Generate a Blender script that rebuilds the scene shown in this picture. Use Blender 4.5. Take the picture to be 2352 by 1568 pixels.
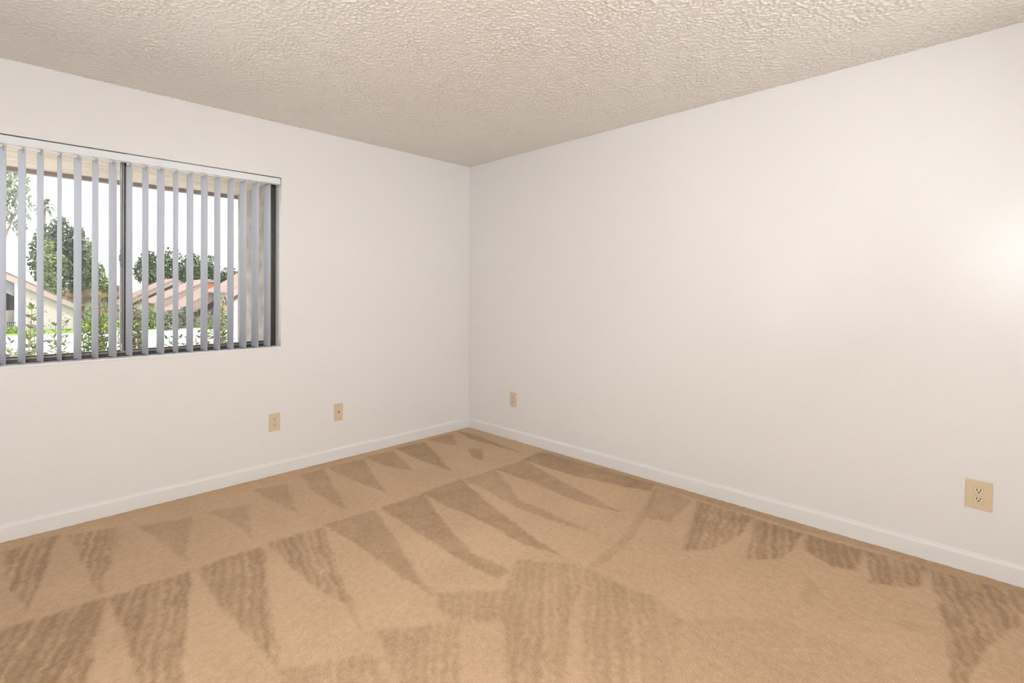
import bpy, bmesh, math, random
import numpy as np
from mathutils import Matrix, Vector

for o in list(bpy.data.objects):
    bpy.data.objects.remove(o, do_unlink=True)
scene = bpy.context.scene
COL = scene.collection

# ------------------------------------------------------------------ camera
cam_d = bpy.data.cameras.new('camera')
cam = bpy.data.objects.new('camera', cam_d)
COL.objects.link(cam)
cam_d.sensor_fit = 'HORIZONTAL'
cam_d.sensor_width = 36.0
cam_d.lens = 1161.07 / 2352 * 36.0
cam_d.shift_y = -(784 - 671.28) / 2352
cam_d.clip_start = 0.05
cam_d.clip_end = 400
CAM = (-3.110, -3.6252, 1.263)
cam.matrix_world = (Matrix.Translation(CAM) @ Matrix.Rotation(-0.79375, 4, 'Z')
                    @ Matrix.Rotation(math.radians(90), 4, 'X')
                    @ Matrix.Rotation(0.002585, 4, 'Z'))
scene.camera = cam

# ------------------------------------------------------------------ world, sun, added fill light
world = bpy.data.worlds.new('sky')
scene.world = world
world.use_nodes = True
bg = world.node_tree.nodes['Background']
bg.inputs['Color'].default_value = (0.955, 0.975, 1.0, 1)
bg.inputs['Strength'].default_value = 3.7

sun_d = bpy.data.lights.new('sun', 'SUN')
sun_d.energy = 2.2
sun_d.angle = math.radians(3)
sun_d.color = (1.0, 0.965, 0.91)
sun = bpy.data.objects.new('sun', sun_d)
COL.objects.link(sun)
sun.rotation_euler = (math.radians(42), 0, math.radians(24))

def fill_light(name, sx, sy, watts, loc, rot):
    d = bpy.data.lights.new(name, 'AREA')
    d.shape = 'RECTANGLE'
    d.size, d.size_y = sx, sy
    d.energy = watts
    d.color = (0.975, 0.99, 1.0)
    o = bpy.data.objects.new(name, d)
    COL.objects.link(o)
    o.location = loc
    o.rotation_euler = rot
# added area light, fills the room through the made-up high window
fill_light('fill_high_window', 1.45, 0.48, 27, (-1.425, -4.62, 2.07), (math.radians(90), 0, 0))

LAMP_STRENGTH = 80.0

vs = scene.view_settings
scene.display_settings.display_device = 'sRGB'
vs.view_transform = 'Standard'
vs.look = 'None'
vs.exposure = 0.07
vs.gamma = 1.0
vs.use_curve_mapping = False

random.seed(7)
rng = np.random.default_rng(11)
R = math.radians

# ------------------------------------------------------------------ helpers
def tag(o, label=None, cat=None, group=None, kind=None):
    if label: o['label'] = label
    if cat: o['category'] = cat
    if group: o['group'] = group
    if kind: o['kind'] = kind
    return o

def link(name, me, mat=None, parent=None, loc=None):
    o = bpy.data.objects.new(name, me)
    COL.objects.link(o)
    if mat is not None and not me.materials:
        me.materials.append(mat)
    if parent is not None:
        o.parent = parent
    if loc is not None:
        o.location = loc
    return o

def empty(name, loc, rz=0.0):
    o = bpy.data.objects.new(name, None)
    COL.objects.link(o)
    o.location = loc
    o.rotation_euler = (0, 0, rz)
    o.empty_display_size = 0.05
    return o

def mesh_of(name, bm, smooth=False):
    bmesh.ops.recalc_face_normals(bm, faces=bm.faces)
    me = bpy.data.meshes.new(name)
    bm.to_mesh(me)
    bm.free()
    if smooth:
        for p in me.polygons: p.use_smooth = True
    return me

def box(bm, x0, x1, y0, y1, z0, z1):
    v = [bm.verts.new((x, y, z)) for x in (x0, x1) for y in (y0, y1) for z in (z0, z1)]
    for f in ((0, 1, 3, 2), (4, 6, 7, 5), (0, 4, 5, 1), (2, 3, 7, 6), (0, 2, 6, 4), (1, 5, 7, 3)):
        bm.faces.new([v[i] for i in f])
    return v

def boxmesh(name, boxes, bevel=0.0, seg=2):
    bm = bmesh.new()
    for b in boxes: box(bm, *b)
    if bevel:
        bmesh.ops.bevel(bm, geom=bm.edges[:], offset=bevel, segments=seg, affect='EDGES', profile=0.5)
    return mesh_of(name, bm)

def prism(bm, pts, axis, a, b):
    """extrude polygon pts (2-D) along axis between a and b"""
    def P(u, v, w):
        return {'x': (w, u, v), 'y': (u, w, v), 'z': (u, v, w)}[axis]
    A = [bm.verts.new(P(u, v, a)) for u, v in pts]
    B = [bm.verts.new(P(u, v, b)) for u, v in pts]
    n = len(pts)
    bm.faces.new(A)
    bm.faces.new(B[::-1])
    for i in range(n):
        bm.faces.new((A[i], B[i], B[(i + 1) % n], A[(i + 1) % n]))

def prismmesh(name, pts, axis, a, b, smooth=False):
    bm = bmesh.new()
    prism(bm, pts, axis, a, b)
    return mesh_of(name, bm, smooth)

def tube(bm, pts, radii, seg=6):
    rings = []
    n = len(pts)
    for i, p in enumerate(pts):
        p = Vector(p)
        d = (Vector(pts[min(i + 1, n - 1)]) - Vector(pts[max(i - 1, 0)])).normalized()
        u = d.cross(Vector((0.3, 0.9, 0.1)))
        u.normalize()
        w = d.cross(u)
        r = radii[i] if hasattr(radii, '__len__') else radii
        rings.append([bm.verts.new(p + r * (math.cos(t) * u + math.sin(t) * w))
                      for t in (2 * math.pi * k / seg for k in range(seg))])
    for a, b in zip(rings, rings[1:]):
        for k in range(seg):
            bm.faces.new((a[k], a[(k + 1) % seg], b[(k + 1) % seg], b[k]))
    bm.faces.new(rings[0][::-1])
    bm.faces.new(rings[-1])

# ------------------------------------------------------------------ materials
def mat(name, col, rough=0.6, spec=0.5, metal=0.0, var=0.0, vscale=6.0, bump=0.0, bscale=80.0,
        bdist=0.002, sheen=0.0, detail=4.0, stretch=None):
    m = bpy.data.materials.new(name)
    m.use_nodes = True
    nt = m.node_tree
    b = nt.nodes['Principled BSDF']
    b.inputs['Base Color'].default_value = (*col, 1)
    b.inputs['Roughness'].default_value = rough
    b.inputs['Specular IOR Level'].default_value = spec
    b.inputs['Metallic'].default_value = metal
    if sheen: b.inputs['Sheen Weight'].default_value = sheen
    tc = nt.nodes.new('ShaderNodeTexCoord')
    src = tc.outputs['Object']
    if stretch:
        mp = nt.nodes.new('ShaderNodeMapping')
        mp.inputs['Scale'].default_value = stretch
        nt.links.new(src, mp.inputs['Vector'])
        src = mp.outputs['Vector']
    if var:
        nz = nt.nodes.new('ShaderNodeTexNoise')
        nz.inputs['Scale'].default_value = vscale
        nz.inputs['Detail'].default_value = detail
        nt.links.new(src, nz.inputs['Vector'])
        mr = nt.nodes.new('ShaderNodeMapRange')
        mr.inputs['From Min'].default_value = 0.3
        mr.inputs['From Max'].default_value = 0.7
        mr.inputs['To Min'].default_value = 1 - var
        mr.inputs['To Max'].default_value = 1 + var
        nt.links.new(nz.outputs['Fac'], mr.inputs['Value'])
        mx = nt.nodes.new('ShaderNodeVectorMath')
        mx.operation = 'SCALE'
        mx.inputs[0].default_value = col
        nt.links.new(mr.outputs['Result'], mx.inputs['Scale'])
        nt.links.new(mx.outputs['Vector'], b.inputs['Base Color'])
    if bump:
        nb = nt.nodes.new('ShaderNodeTexNoise')
        nb.inputs['Scale'].default_value = bscale
        nb.inputs['Detail'].default_value = 3.0
        nt.links.new(src, nb.inputs['Vector'])
        bn = nt.nodes.new('ShaderNodeBump')
        bn.inputs['Strength'].default_value = bump
        bn.inputs['Distance'].default_value = bdist
        nt.links.new(nb.outputs['Fac'], bn.inputs['Height'])
        nt.links.new(bn.outputs['Normal'], b.inputs['Normal'])
    return m

def glass_mat(name):
    m = bpy.data.materials.new(name)
    m.use_nodes = True
    nt = m.node_tree
    nt.nodes.clear()
    out = nt.nodes.new('ShaderNodeOutputMaterial')
    mix = nt.nodes.new('ShaderNodeMixShader')
    tr = nt.nodes.new('ShaderNodeBsdfTransparent')
    tr.inputs['Color'].default_value = (0.97, 0.985, 0.98, 1)
    gl = nt.nodes.new('ShaderNodeBsdfGlossy')
    gl.inputs['Roughness'].default_value = 0.0
    fr = nt.nodes.new('ShaderNodeFresnel')
    fr.inputs['IOR'].default_value = 1.5
    nt.links.new(fr.outputs['Fac'], mix.inputs['Fac'])
    nt.links.new(tr.outputs[0], mix.inputs[1])
    nt.links.new(gl.outputs[0], mix.inputs[2])
    nt.links.new(mix.outputs[0], out.inputs['Surface'])
    return m

def wall_paint():
    m = mat('wall_paint', (0.825, 0.802, 0.784), rough=0.30, spec=0.5)
    nt = m.node_tree
    b = nt.nodes['Principled BSDF']
    tc = nt.nodes.new('ShaderNodeTexCoord')
    # smooth trowelled areas with patches of fine skip-trowel ridges
    n1 = nt.nodes.new('ShaderNodeTexNoise')
    n1.inputs['Scale'].default_value = 28
    n1.inputs['Detail'].default_value = 5
    n1.inputs['Distortion'].default_value = 1.2
    n2 = nt.nodes.new('ShaderNodeTexNoise')
    n2.inputs['Scale'].default_value = 3.2
    n2.inputs['Detail'].default_value = 2
    for n in (n1, n2): nt.links.new(tc.outputs['Object'], n.inputs['Vector'])
    ml = nt.nodes.new('ShaderNodeMath')
    ml.operation = 'MULTIPLY_ADD'
    ml.inputs[1].default_value = 0.22
    nt.links.new(n1.outputs['Fac'], ml.inputs[0])
    nt.links.new(n2.outputs['Fac'], ml.inputs[2])
    bn = nt.nodes.new('ShaderNodeBump')
    bn.inputs['Strength'].default_value = 0.5
    bn.inputs['Distance'].default_value = 0.005
    nt.links.new(ml.outputs[0], bn.inputs['Height'])
    nt.links.new(bn.outputs['Normal'], b.inputs['Normal'])
    return m

def ceiling_paint():
    m = mat('ceiling_texture', (0.89, 0.850, 0.805), rough=0.42, spec=0.5)
    nt = m.node_tree
    b = nt.nodes['Principled BSDF']
    tc = nt.nodes.new('ShaderNodeTexCoord')
    n1 = nt.nodes.new('ShaderNodeTexNoise')
    n1.inputs['Scale'].default_value = 110
    n1.inputs['Detail'].default_value = 3.0
    n1.inputs['Roughness'].default_value = 0.55
    n1.inputs['Distortion'].default_value = 0.7
    nt.links.new(tc.outputs['Object'], n1.inputs['Vector'])
    cr = nt.nodes.new('ShaderNodeValToRGB')
    cr.color_ramp.elements[0].position = 0.40
    cr.color_ramp.elements[1].position = 0.66
    nt.links.new(n1.outputs['Fac'], cr.inputs['Fac'])
    bn = nt.nodes.new('ShaderNodeBump')
    bn.inputs['Strength'].default_value = 0.3
    bn.inputs['Distance'].default_value = 0.004
    nt.links.new(cr.outputs['Color'], bn.inputs['Height'])
    nt.links.new(bn.outputs['Normal'], b.inputs['Normal'])
    return m

def carpet_mat():
    m = bpy.data.materials.new('carpet_pile')
    m.use_nodes = True
    nt = m.node_tree
    b = nt.nodes['Principled BSDF']
    b.inputs['Roughness'].default_value = 1.0
    b.inputs['Specular IOR Level'].default_value = 0.05
    b.inputs['Sheen Weight'].default_value = 0.08
    at = nt.nodes.new('ShaderNodeAttribute')
    at.attribute_name = 'nap'
    tc = nt.nodes.new('ShaderNodeTexCoord')
    def noise(scale, detail):
        n = nt.nodes.new('ShaderNodeTexNoise')
        n.inputs['Scale'].default_value = scale
        n.inputs['Detail'].default_value = detail
        nt.links.new(tc.outputs['Object'], n.inputs['Vector'])
        return n
    nf, nm = noise(150, 4), noise(40, 4)
    def math_(op, a, b_, c=None):
        n = nt.nodes.new('ShaderNodeMath')
        n.operation = op
        for i, v in enumerate((a, b_, c)):
            if v is None: continue
            if isinstance(v, (int, float)): n.inputs[i].default_value = v
            else: nt.links.new(v, n.inputs[i])
        return n.outputs[0]
    fine = math_('SUBTRACT', nf.outputs['Fac'], 0.5)
    mid = math_('SUBTRACT', nm.outputs['Fac'], 0.5)
    f = math_('MULTIPLY_ADD', mid, 0.75, at.outputs['Fac'])
    f = math_('MULTIPLY_ADD', fine, 1.25, f)
    mx = nt.nodes.new('ShaderNodeMix')
    mx.data_type = 'RGBA'
    nt.links.new(f, mx.inputs['Factor'])
    mx.inputs['A'].default_value = (0.575, 0.388, 0.240, 1)
    mx.inputs['B'].default_value = (0.355, 0.226, 0.128, 1)
    mx.clamp_factor = False
    nt.links.new(mx.outputs['Result'], b.inputs['Base Color'])
    hb = math_('MULTIPLY_ADD', nm.outputs['Fac'], 0.5, nf.outputs['Fac'])
    bn = nt.nodes.new('ShaderNodeBump')
    bn.inputs['Strength'].default_value = 0.55
    bn.inputs['Distance'].default_value = 0.006
    nt.links.new(hb, bn.inputs['Height'])
    nt.links.new(bn.outputs['Normal'], b.inputs['Normal'])
    return m

def emit_mat(name, col, s):
    m = bpy.data.materials.new(name)
    m.use_nodes = True
    b = m.node_tree.nodes['Principled BSDF']
    b.inputs['Base Color'].default_value = (0.8, 0.8, 0.78, 1)
    b.inputs['Emission Color'].default_value = (*col, 1)
    b.inputs['Emission Strength'].default_value = s
    return m

def translucent(m, col, fac):
    nt = m.node_tree
    out = nt.nodes['Material Output']
    b = nt.nodes['Principled BSDF']
    t = nt.nodes.new('ShaderNodeBsdfTranslucent')
    t.inputs['Color'].default_value = (*col, 1)
    mx = nt.nodes.new('ShaderNodeMixShader')
    mx.inputs['Fac'].default_value = fac
    nt.links.new(b.outputs[0], mx.inputs[1])
    nt.links.new(t.outputs[0], mx.inputs[2])
    nt.links.new(mx.outputs[0], out.inputs['Surface'])
    return m

M = dict(
    wall=wall_paint(), ceiling=ceiling_paint(), carpet=carpet_mat(), glass=glass_mat('window_glass'),
    trim=mat('trim_paint', (0.828, 0.806, 0.789), rough=0.25, spec=0.5),
    sill=mat('sill_paint', (0.86, 0.86, 0.87), rough=0.35),
    bronze=mat('bronze_aluminium', (0.060, 0.048, 0.043), rough=0.38, spec=0.5, metal=0.55, var=0.15, vscale=30),
    bronze_light=mat('worn_bronze_aluminium', (0.24, 0.20, 0.19), rough=0.4, spec=0.5, metal=0.6, var=0.1, vscale=25),
    silver=mat('mill_aluminium', (0.36, 0.39, 0.37), rough=0.45, metal=0.2, var=0.06, vscale=40),
    latch=mat('zinc_latch', (0.24, 0.29, 0.31), rough=0.45, metal=0.2, var=0.06, vscale=40),
    vinyl=translucent(mat('blind_vinyl', (0.91, 0.92, 0.96), rough=0.42, spec=0.4, var=0.015, vscale=9), (0.935, 0.945, 0.985), 0.72),
    rail=mat('headrail_enamel', (0.82, 0.83, 0.845), rough=0.35),
    clip=mat('clear_plastic_clip', (0.62, 0.57, 0.54), rough=0.3),
    ivory=mat('ivory_plastic', (0.70, 0.565, 0.39), rough=0.35, spec=0.45),
    ivory2=mat('ivory_plastic_receptacle', (0.73, 0.60, 0.43), rough=0.3, spec=0.5),
    slot=mat('dark_slot', (0.022, 0.015, 0.010), rough=0.7),
    brass=mat('screw_metal', (0.30, 0.25, 0.18), rough=0.35, metal=0.7),
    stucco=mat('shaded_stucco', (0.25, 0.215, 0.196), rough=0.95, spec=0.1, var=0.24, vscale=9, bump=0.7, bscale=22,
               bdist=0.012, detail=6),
    soffit=mat('rough_soffit_board', (0.43, 0.355, 0.285), rough=0.95, spec=0.1, var=0.2, vscale=9, bump=0.6, bscale=14,
               bdist=0.012, detail=6, stretch=(0.35, 1.6, 1)),
    fascia=mat('brown_fascia', (0.20, 0.155, 0.14), rough=0.85, var=0.12, vscale=10),
    concrete=mat('pale_concrete', (0.70, 0.69, 0.67), rough=0.9, var=0.04, vscale=0.5),
    lawn=mat('lawn_grass', (0.17, 0.25, 0.045), rough=1.0, spec=0.05, var=0.3, vscale=1.4),
    cream=mat('cream_stucco', (0.40, 0.355, 0.325), rough=0.95, spec=0.1, var=0.05, vscale=0.7),
    pink=mat('pink_fascia_paint', (0.31, 0.235, 0.21), rough=0.9, spec=0.1, var=0.05, vscale=1.0),
    roofbrown=mat('brown_shingles', (0.135, 0.10, 0.092), rough=0.95, spec=0.1, var=0.2, vscale=3),
    roofpink=mat('faded_clay_roof', (0.27, 0.19, 0.165), rough=0.95, spec=0.1, var=0.12, vscale=2),
    orange=mat('terracotta', (0.30, 0.125, 0.06), rough=0.9, var=0.1, vscale=2),
    grey=mat('grey_panel', (0.19, 0.19, 0.205), rough=0.8, var=0.06, vscale=1),
    white=mat('white_paint', (0.80, 0.80, 0.80), rough=0.6),
    iron=mat('black_iron', (0.02, 0.02, 0.022), rough=0.6),
    bark=mat('bark', (0.20, 0.145, 0.11), rough=0.95, var=0.25, vscale=8),
    leafdark=mat('foliage_dark', (0.085, 0.105, 0.062), rough=0.8, spec=0.2, var=0.45, vscale=0.9),
    leafmid=mat('foliage_mid', (0.165, 0.205, 0.085), rough=0.8, spec=0.2, var=0.4, vscale=0.8),
    leafgrey=mat('foliage_grey_green', (0.16, 0.175, 0.125), rough=0.85, spec=0.2, var=0.35, vscale=0.7),
    leafgreen=mat('shrub_leaf_green', (0.095, 0.15, 0.028), rough=0.55, spec=0.35, var=0.3, vscale=14),
    leaflime=mat('shrub_leaf_lime', (0.21, 0.27, 0.04), rough=0.55, spec=0.35, var=0.2, vscale=14),
    leafyellow=mat('shrub_leaf_yellow', (0.42, 0.26, 0.02), rough=0.55, spec=0.35, var=0.2, vscale=14),
    leafolive=mat('shrub_leaf_olive', (0.125, 0.12, 0.06), rough=0.6, spec=0.3, var=0.3, vscale=14),
    stem=mat('shrub_stem', (0.25, 0.16, 0.10), rough=0.85, var=0.2, vscale=20),
    seed=mat('dark_seed', (0.07, 0.04, 0.035), rough=0.7),
    lamp=emit_mat('lit_glass_globe', (0.94, 0.985, 1.02), LAMP_STRENGTH),
    brassdark=mat('antique_brass', (0.22, 0.17, 0.10), rough=0.35, metal=0.9),
    doorp=mat('door_paint', (0.80, 0.78, 0.75), rough=0.35),
)

# ------------------------------------------------------------------ room shell
ROOM_W, ROOM_D, H = 4.00, 4.45, 2.44     # room runs x -4..0, y -4.45..0
WX0, WX1, WZ0, WZ1 = -3.480, -1.723, 0.882, 2.059    # window opening in the left wall
WT = 0.24

def struct(name, me, m, label, cat, parent=None):
    o = link(name, me, m, parent)
    tag(o, label, cat, kind='structure')
    return o

struct('wall_left', boxmesh('wall_left', [
    (-ROOM_W - .12, WX0, 0, WT, 0, H), (WX1, 0.12, 0, WT, 0, H),
    (WX0, WX1, 0, WT, 0, WZ0 - 0.012), (WX0, WX1, 0, WT, WZ1, H)]), M['wall'],
    'cream painted wall with the wide window and blinds', 'wall')
struct('wall_right', boxmesh('wall_right', [(0, 0.12, -ROOM_D - .12, 0, 0, H)]), M['wall'],
    'long blank cream painted wall right of the corner', 'wall')
DX0, DX1, DZ = -3.72, -2.90, 2.03
GX0, GX1, GZ0, GZ1 = -2.20, -0.65, 1.80, 2.34      # high window added in the back wall to brighten the room
struct('wall_back', boxmesh('wall_back', [
    (-ROOM_W, DX0, -ROOM_D - .12, -ROOM_D, 0, H), (DX1, GX0, -ROOM_D - .12, -ROOM_D, 0, H), (GX1, 0, -ROOM_D - .12, -ROOM_D, 0, H),
    (DX0, DX1, -ROOM_D - .12, -ROOM_D, DZ, H), (GX0, GX1, -ROOM_D - .12, -ROOM_D, 0, GZ0), (GX0, GX1, -ROOM_D - .12, -ROOM_D, GZ1, H)]), M['wall'],
    'cream painted wall with the panel door and added high window', 'wall')
VY0, VY1, VZ0, VZ1 = -2.20, -1.10, 0.95, 2.15  # opening of the side window, added to light the far corner
struct('wall_near', boxmesh('wall_near', [
    (-ROOM_W - .12, -ROOM_W, -ROOM_D - .12, VY0, 0, H), (-ROOM_W - .12, -ROOM_W, VY1, 0, 0, H),
    (-ROOM_W - .12, -ROOM_W, VY0, VY1, 0, VZ0), (-ROOM_W - .12, -ROOM_W, VY0, VY1, VZ1, H)]), M['wall'],
    'cream painted wall with the added side window opposite the blank wall', 'wall')
def grid_mesh(name, X, Y, Z, flip=False):
    ny, nx = X.shape
    verts = np.stack([X.ravel(), Y.ravel(), Z.ravel()], 1)
    idx = np.arange(nx * ny).reshape(ny, nx)
    q = [idx[:-1, :-1].ravel(), idx[:-1, 1:].ravel(), idx[1:, 1:].ravel(), idx[1:, :-1].ravel()]
    quads = np.stack(q[::-1] if flip else q, 1)
    me = bpy.data.meshes.new(name)
    me.vertices.add(len(verts)); me.vertices.foreach_set('co', verts.ravel().astype(np.float32))
    nq = len(quads)
    me.loops.add(nq * 4); me.loops.foreach_set('vertex_index', quads.ravel().astype(np.int32))
    me.polygons.add(nq)
    me.polygons.foreach_set('loop_start', np.arange(0, nq * 4, 4, dtype=np.int32))
    me.polygons.foreach_set('use_smooth', np.ones(nq, bool))
    return me

def ceiling():
    """sprayed texture: flattened splatter islands a few millimetres deep, as real relief"""
    step = .0050
    nx, ny = int(ROOM_W / step) + 1, int(ROOM_D / step) + 1
    X, Y = np.meshgrid(np.linspace(-ROOM_W, 0, nx), np.linspace(-ROOM_D, 0, ny))
    w = rng.normal(size=X.shape)
    ky = np.fft.fftfreq(ny, step)[:, None]; kx = np.fft.rfftfreq(nx, step)[None, :]
    k = np.sqrt(kx * kx + ky * ky)
    def band(k0, s):
        f = np.fft.irfft2(np.fft.rfft2(w) * np.exp(-((k - k0) / s) ** 2), s=X.shape)
        return f / f.std()
    n = band(47, 22) * .88 + band(20, 14) * .35
    t = np.clip((n + .35) / 1.5, 0, 1)
    t = t * t * (3 - 2 * t)
    big = band(2.2, 1.6)
    amp = .0036 * np.clip(1 + .12 * big, .6, 1.4)
    Z = H - t * amp
    me = grid_mesh('ceiling', X, Y, Z, True)
    me.update(); me.validate()
    return me
struct('ceiling', ceiling(), M['ceiling'], 'beige sprayed knockdown texture ceiling', 'ceiling')
struct('roof', boxmesh('roof', [(-ROOM_W - .12, .12, -ROOM_D - .12, WT, H + .001, H + .1)]), M['white'],
       'white roof slab above the ceiling', 'roof')

# ---- carpet: a dense sheet whose pile lies in brushed vacuum wedges
NAP = [
  (0.8, -99.0, [(-3.089, -0.148), (-2.891, -0.109), (-2.942, -0.431), (-3.033, -0.869), (-3.072, -0.587)]),
  (0.75, -102.0, [(-2.855, -0.146), (-2.642, -0.222), (-2.691, -0.483), (-2.81, -0.918), (-2.834, -0.518)]),
  (0.5, None, [(-2.578, -0.286), (-2.353, -0.37), (-2.442, -0.703), (-2.488, -0.889), (-2.518, -0.681)]),
  (0.45, None, [(-2.267, -0.361), (-2.066, -0.404), (-2.201, -0.875), (-2.194, -0.672)]),
  (0.5, None, [(-1.962, -0.179), (-1.775, -0.241), (-1.908, -0.722), (-1.962, -0.326)]),
  (0.6, None, [(-1.643, -0.137), (-1.476, -0.133), (-1.579, -0.522), (-1.69, -0.892), (-1.71, -0.512)]),
  (0.65, None, [(-1.448, -0.136), (-1.171, -0.131), (-1.302, -0.549), (-1.395, -0.828), (-1.439, -0.457)]),
  (0.6, None, [(-1.132, -0.113), (-0.899, -0.119), (-1.047, -0.614), (-1.125, -0.434)]),
  (0.85, None, [(-0.857, -0.098), (-0.58, -0.105), (-0.853, -0.808), (-0.875, -0.455)]),
  (0.7, None, [(-0.54, -0.074), (-0.25, -0.08), (-0.45, -0.373), (-0.494, -0.261)]),
  (0.7, None, [(-0.442, -0.512), (-0.365, -0.59), (-0.547, -0.811), (-0.557, -0.688)]),
  (0.9, None, [(-0.174, -0.035), (-0.135, -0.272), (-0.228, -0.929), (-0.223, -0.795), (-0.24, -0.3)]),
  (1.0, -108.0, [(-3.169, -0.957), (-3.102, -0.954), (-2.788, -0.965), (-2.847, -1.215), (-2.939, -1.646), (-3.158, -1.424)]),
  (0.9, -105.0, [(-2.783, -0.97), (-2.502, -0.984), (-2.583, -1.298), (-2.729, -1.859), (-2.8, -1.787), (-2.78, -1.304)]),
  (0.8, -107.0, [(-2.472, -0.973), (-2.182, -0.983), (-2.336, -1.496), (-2.443, -1.886), (-2.453, -1.758), (-2.48, -1.351)]),
  (0.85, -105.0, [(-2.16, -0.968), (-1.888, -0.994), (-1.986, -1.339), (-2.072, -1.613), (-2.161, -1.949), (-2.114, -1.711), (-2.163, -1.466), (-2.156, -1.11)]),
  (0.7, None, [(-1.861, -0.978), (-1.57, -1.005), (-1.711, -1.469), (-1.841, -1.911), (-1.852, -1.742), (-1.847, -1.282)]),
  (0.8, None, [(-1.532, -1.0), (-1.243, -1.01), (-1.422, -1.505), (-1.492, -1.779), (-1.479, -2.009), (-1.556, -2.021), (-1.581, -1.758), (-1.551, -1.319)]),
  (0.85, None, [(-1.24, -0.992), (-0.908, -0.99), (-1.104, -1.595), (-1.206, -2.079), (-1.258, -1.894), (-1.225, -1.473), (-1.248, -1.19)]),
  (0.6, None, [(-0.9, -0.998), (-0.608, -1.003), (-0.875, -1.492), (-0.897, -1.865), (-0.908, -2.063), (-0.952, -1.862), (-0.961, -1.531), (-0.923, -1.261)]),
  (0.75, None, [(-0.608, -1.003), (-0.325, -1.02), (-0.448, -1.451), (-0.591, -2.029), (-0.654, -1.813), (-0.617, -1.445)]),
  (0.85, None, [(-0.327, -1.004), (-0.084, -0.965), (-0.079, -1.953), (-0.201, -2.006), (-0.317, -1.49)]),
  (0.5, None, [(-0.118, -1.988), (-0.133, -2.255), (-0.51, -2.284), (-0.55, -2.151)]),
  (0.85, -163.0, [(-0.127, -2.28), (-0.123, -2.597), (-0.407, -2.628), (-0.631, -2.581), (-0.749, -2.48)]),
  (0.9, -164.0, [(-0.133, -2.609), (-0.133, -2.856), (-0.485, -2.861), (-0.616, -2.745)]),
  (1.0, -163.0, [(-0.136, -2.867), (-0.118, -3.126), (-0.368, -3.124), (-0.393, -3.036), (-0.321, -2.911)]),
  (0.95, -167.0, [(-0.115, -3.129), (-0.099, -3.363), (-0.34, -3.35), (-0.435, -3.198)]),
  (0.95, -168.0, [(-0.106, -3.367), (-0.072, -3.708), (-0.294, -3.702), (-0.433, -3.634), (-0.624, -3.568), (-0.823, -3.536), (-1.05, -3.555), (-1.087, -3.518), (-0.609, -3.456)]),
  (0.3, None, [(-0.574, -2.976), (-0.609, -3.032), (-0.801, -3.072), (-0.817, -3.027)]),
  (0.3, None, [(-0.694, -3.28), (-0.627, -3.366), (-0.676, -3.447), (-0.722, -3.325)]),
  (0.45, None, [(-0.043, -0.943), (-0.005, -3.71), (-0.081, -3.708), (-0.126, -1.016)]),
  (0.35, None, [(-0.146, -1.991), (-0.148, -2.029), (-0.703, -2.221), (-1.095, -2.291), (-1.241, -2.259), (-1.2, -2.244), (-0.965, -2.219), (-0.618, -2.145)]),
  (0.5, -141.0, [(-1.595, -2.093), (-1.385, -1.966), (-1.209, -2.214), (-1.331, -2.305), (-1.568, -2.417), (-1.924, -2.672), (-2.039, -2.556), (-1.742, -2.242)]),
  (0.45, -145.0, [(-1.212, -2.226), (-1.219, -2.454), (-1.19, -2.568), (-1.255, -2.715), (-1.713, -2.885), (-1.868, -2.728), (-1.527, -2.459)]),
  (0.5, -133.0, [(-1.823, -1.904), (-1.6, -2.098), (-1.749, -2.249), (-1.877, -2.12), (-1.882, -1.998)]),
  (0.5, -130.0, [(-2.125, -1.94), (-1.877, -2.12), (-2.134, -2.46), (-2.245, -2.348), (-2.14, -2.028)]),
  (0.45, -116.0, [(-2.449, -1.885), (-2.257, -1.996), (-2.19, -2.04), (-2.254, -2.338), (-2.519, -2.07)]),
  (0.2, None, [(-1.255, -2.715), (-0.969, -3.003), (-0.96, -3.281), (-1.133, -3.471), (-1.731, -2.867)]),
]


def vnoise(shape, ny, nx):
    g = rng.random((ny + 2, nx + 2))
    yy = np.linspace(0, ny, shape[0]); xx = np.linspace(0, nx, shape[1])
    yi = yy.astype(int); xi = xx.astype(int)
    fy = (yy - yi)[:, None]; fx = (xx - xi)[None, :]
    fy = fy * fy * (3 - 2 * fy); fx = fx * fx * (3 - 2 * fx)
    a = g[yi][:, xi]; b = g[yi][:, xi + 1]; c = g[yi + 1][:, xi]; d = g[yi + 1][:, xi + 1]
    return (a * (1 - fx) + b * fx) * (1 - fy) + (c * (1 - fx) + d * fx) * fy

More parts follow.
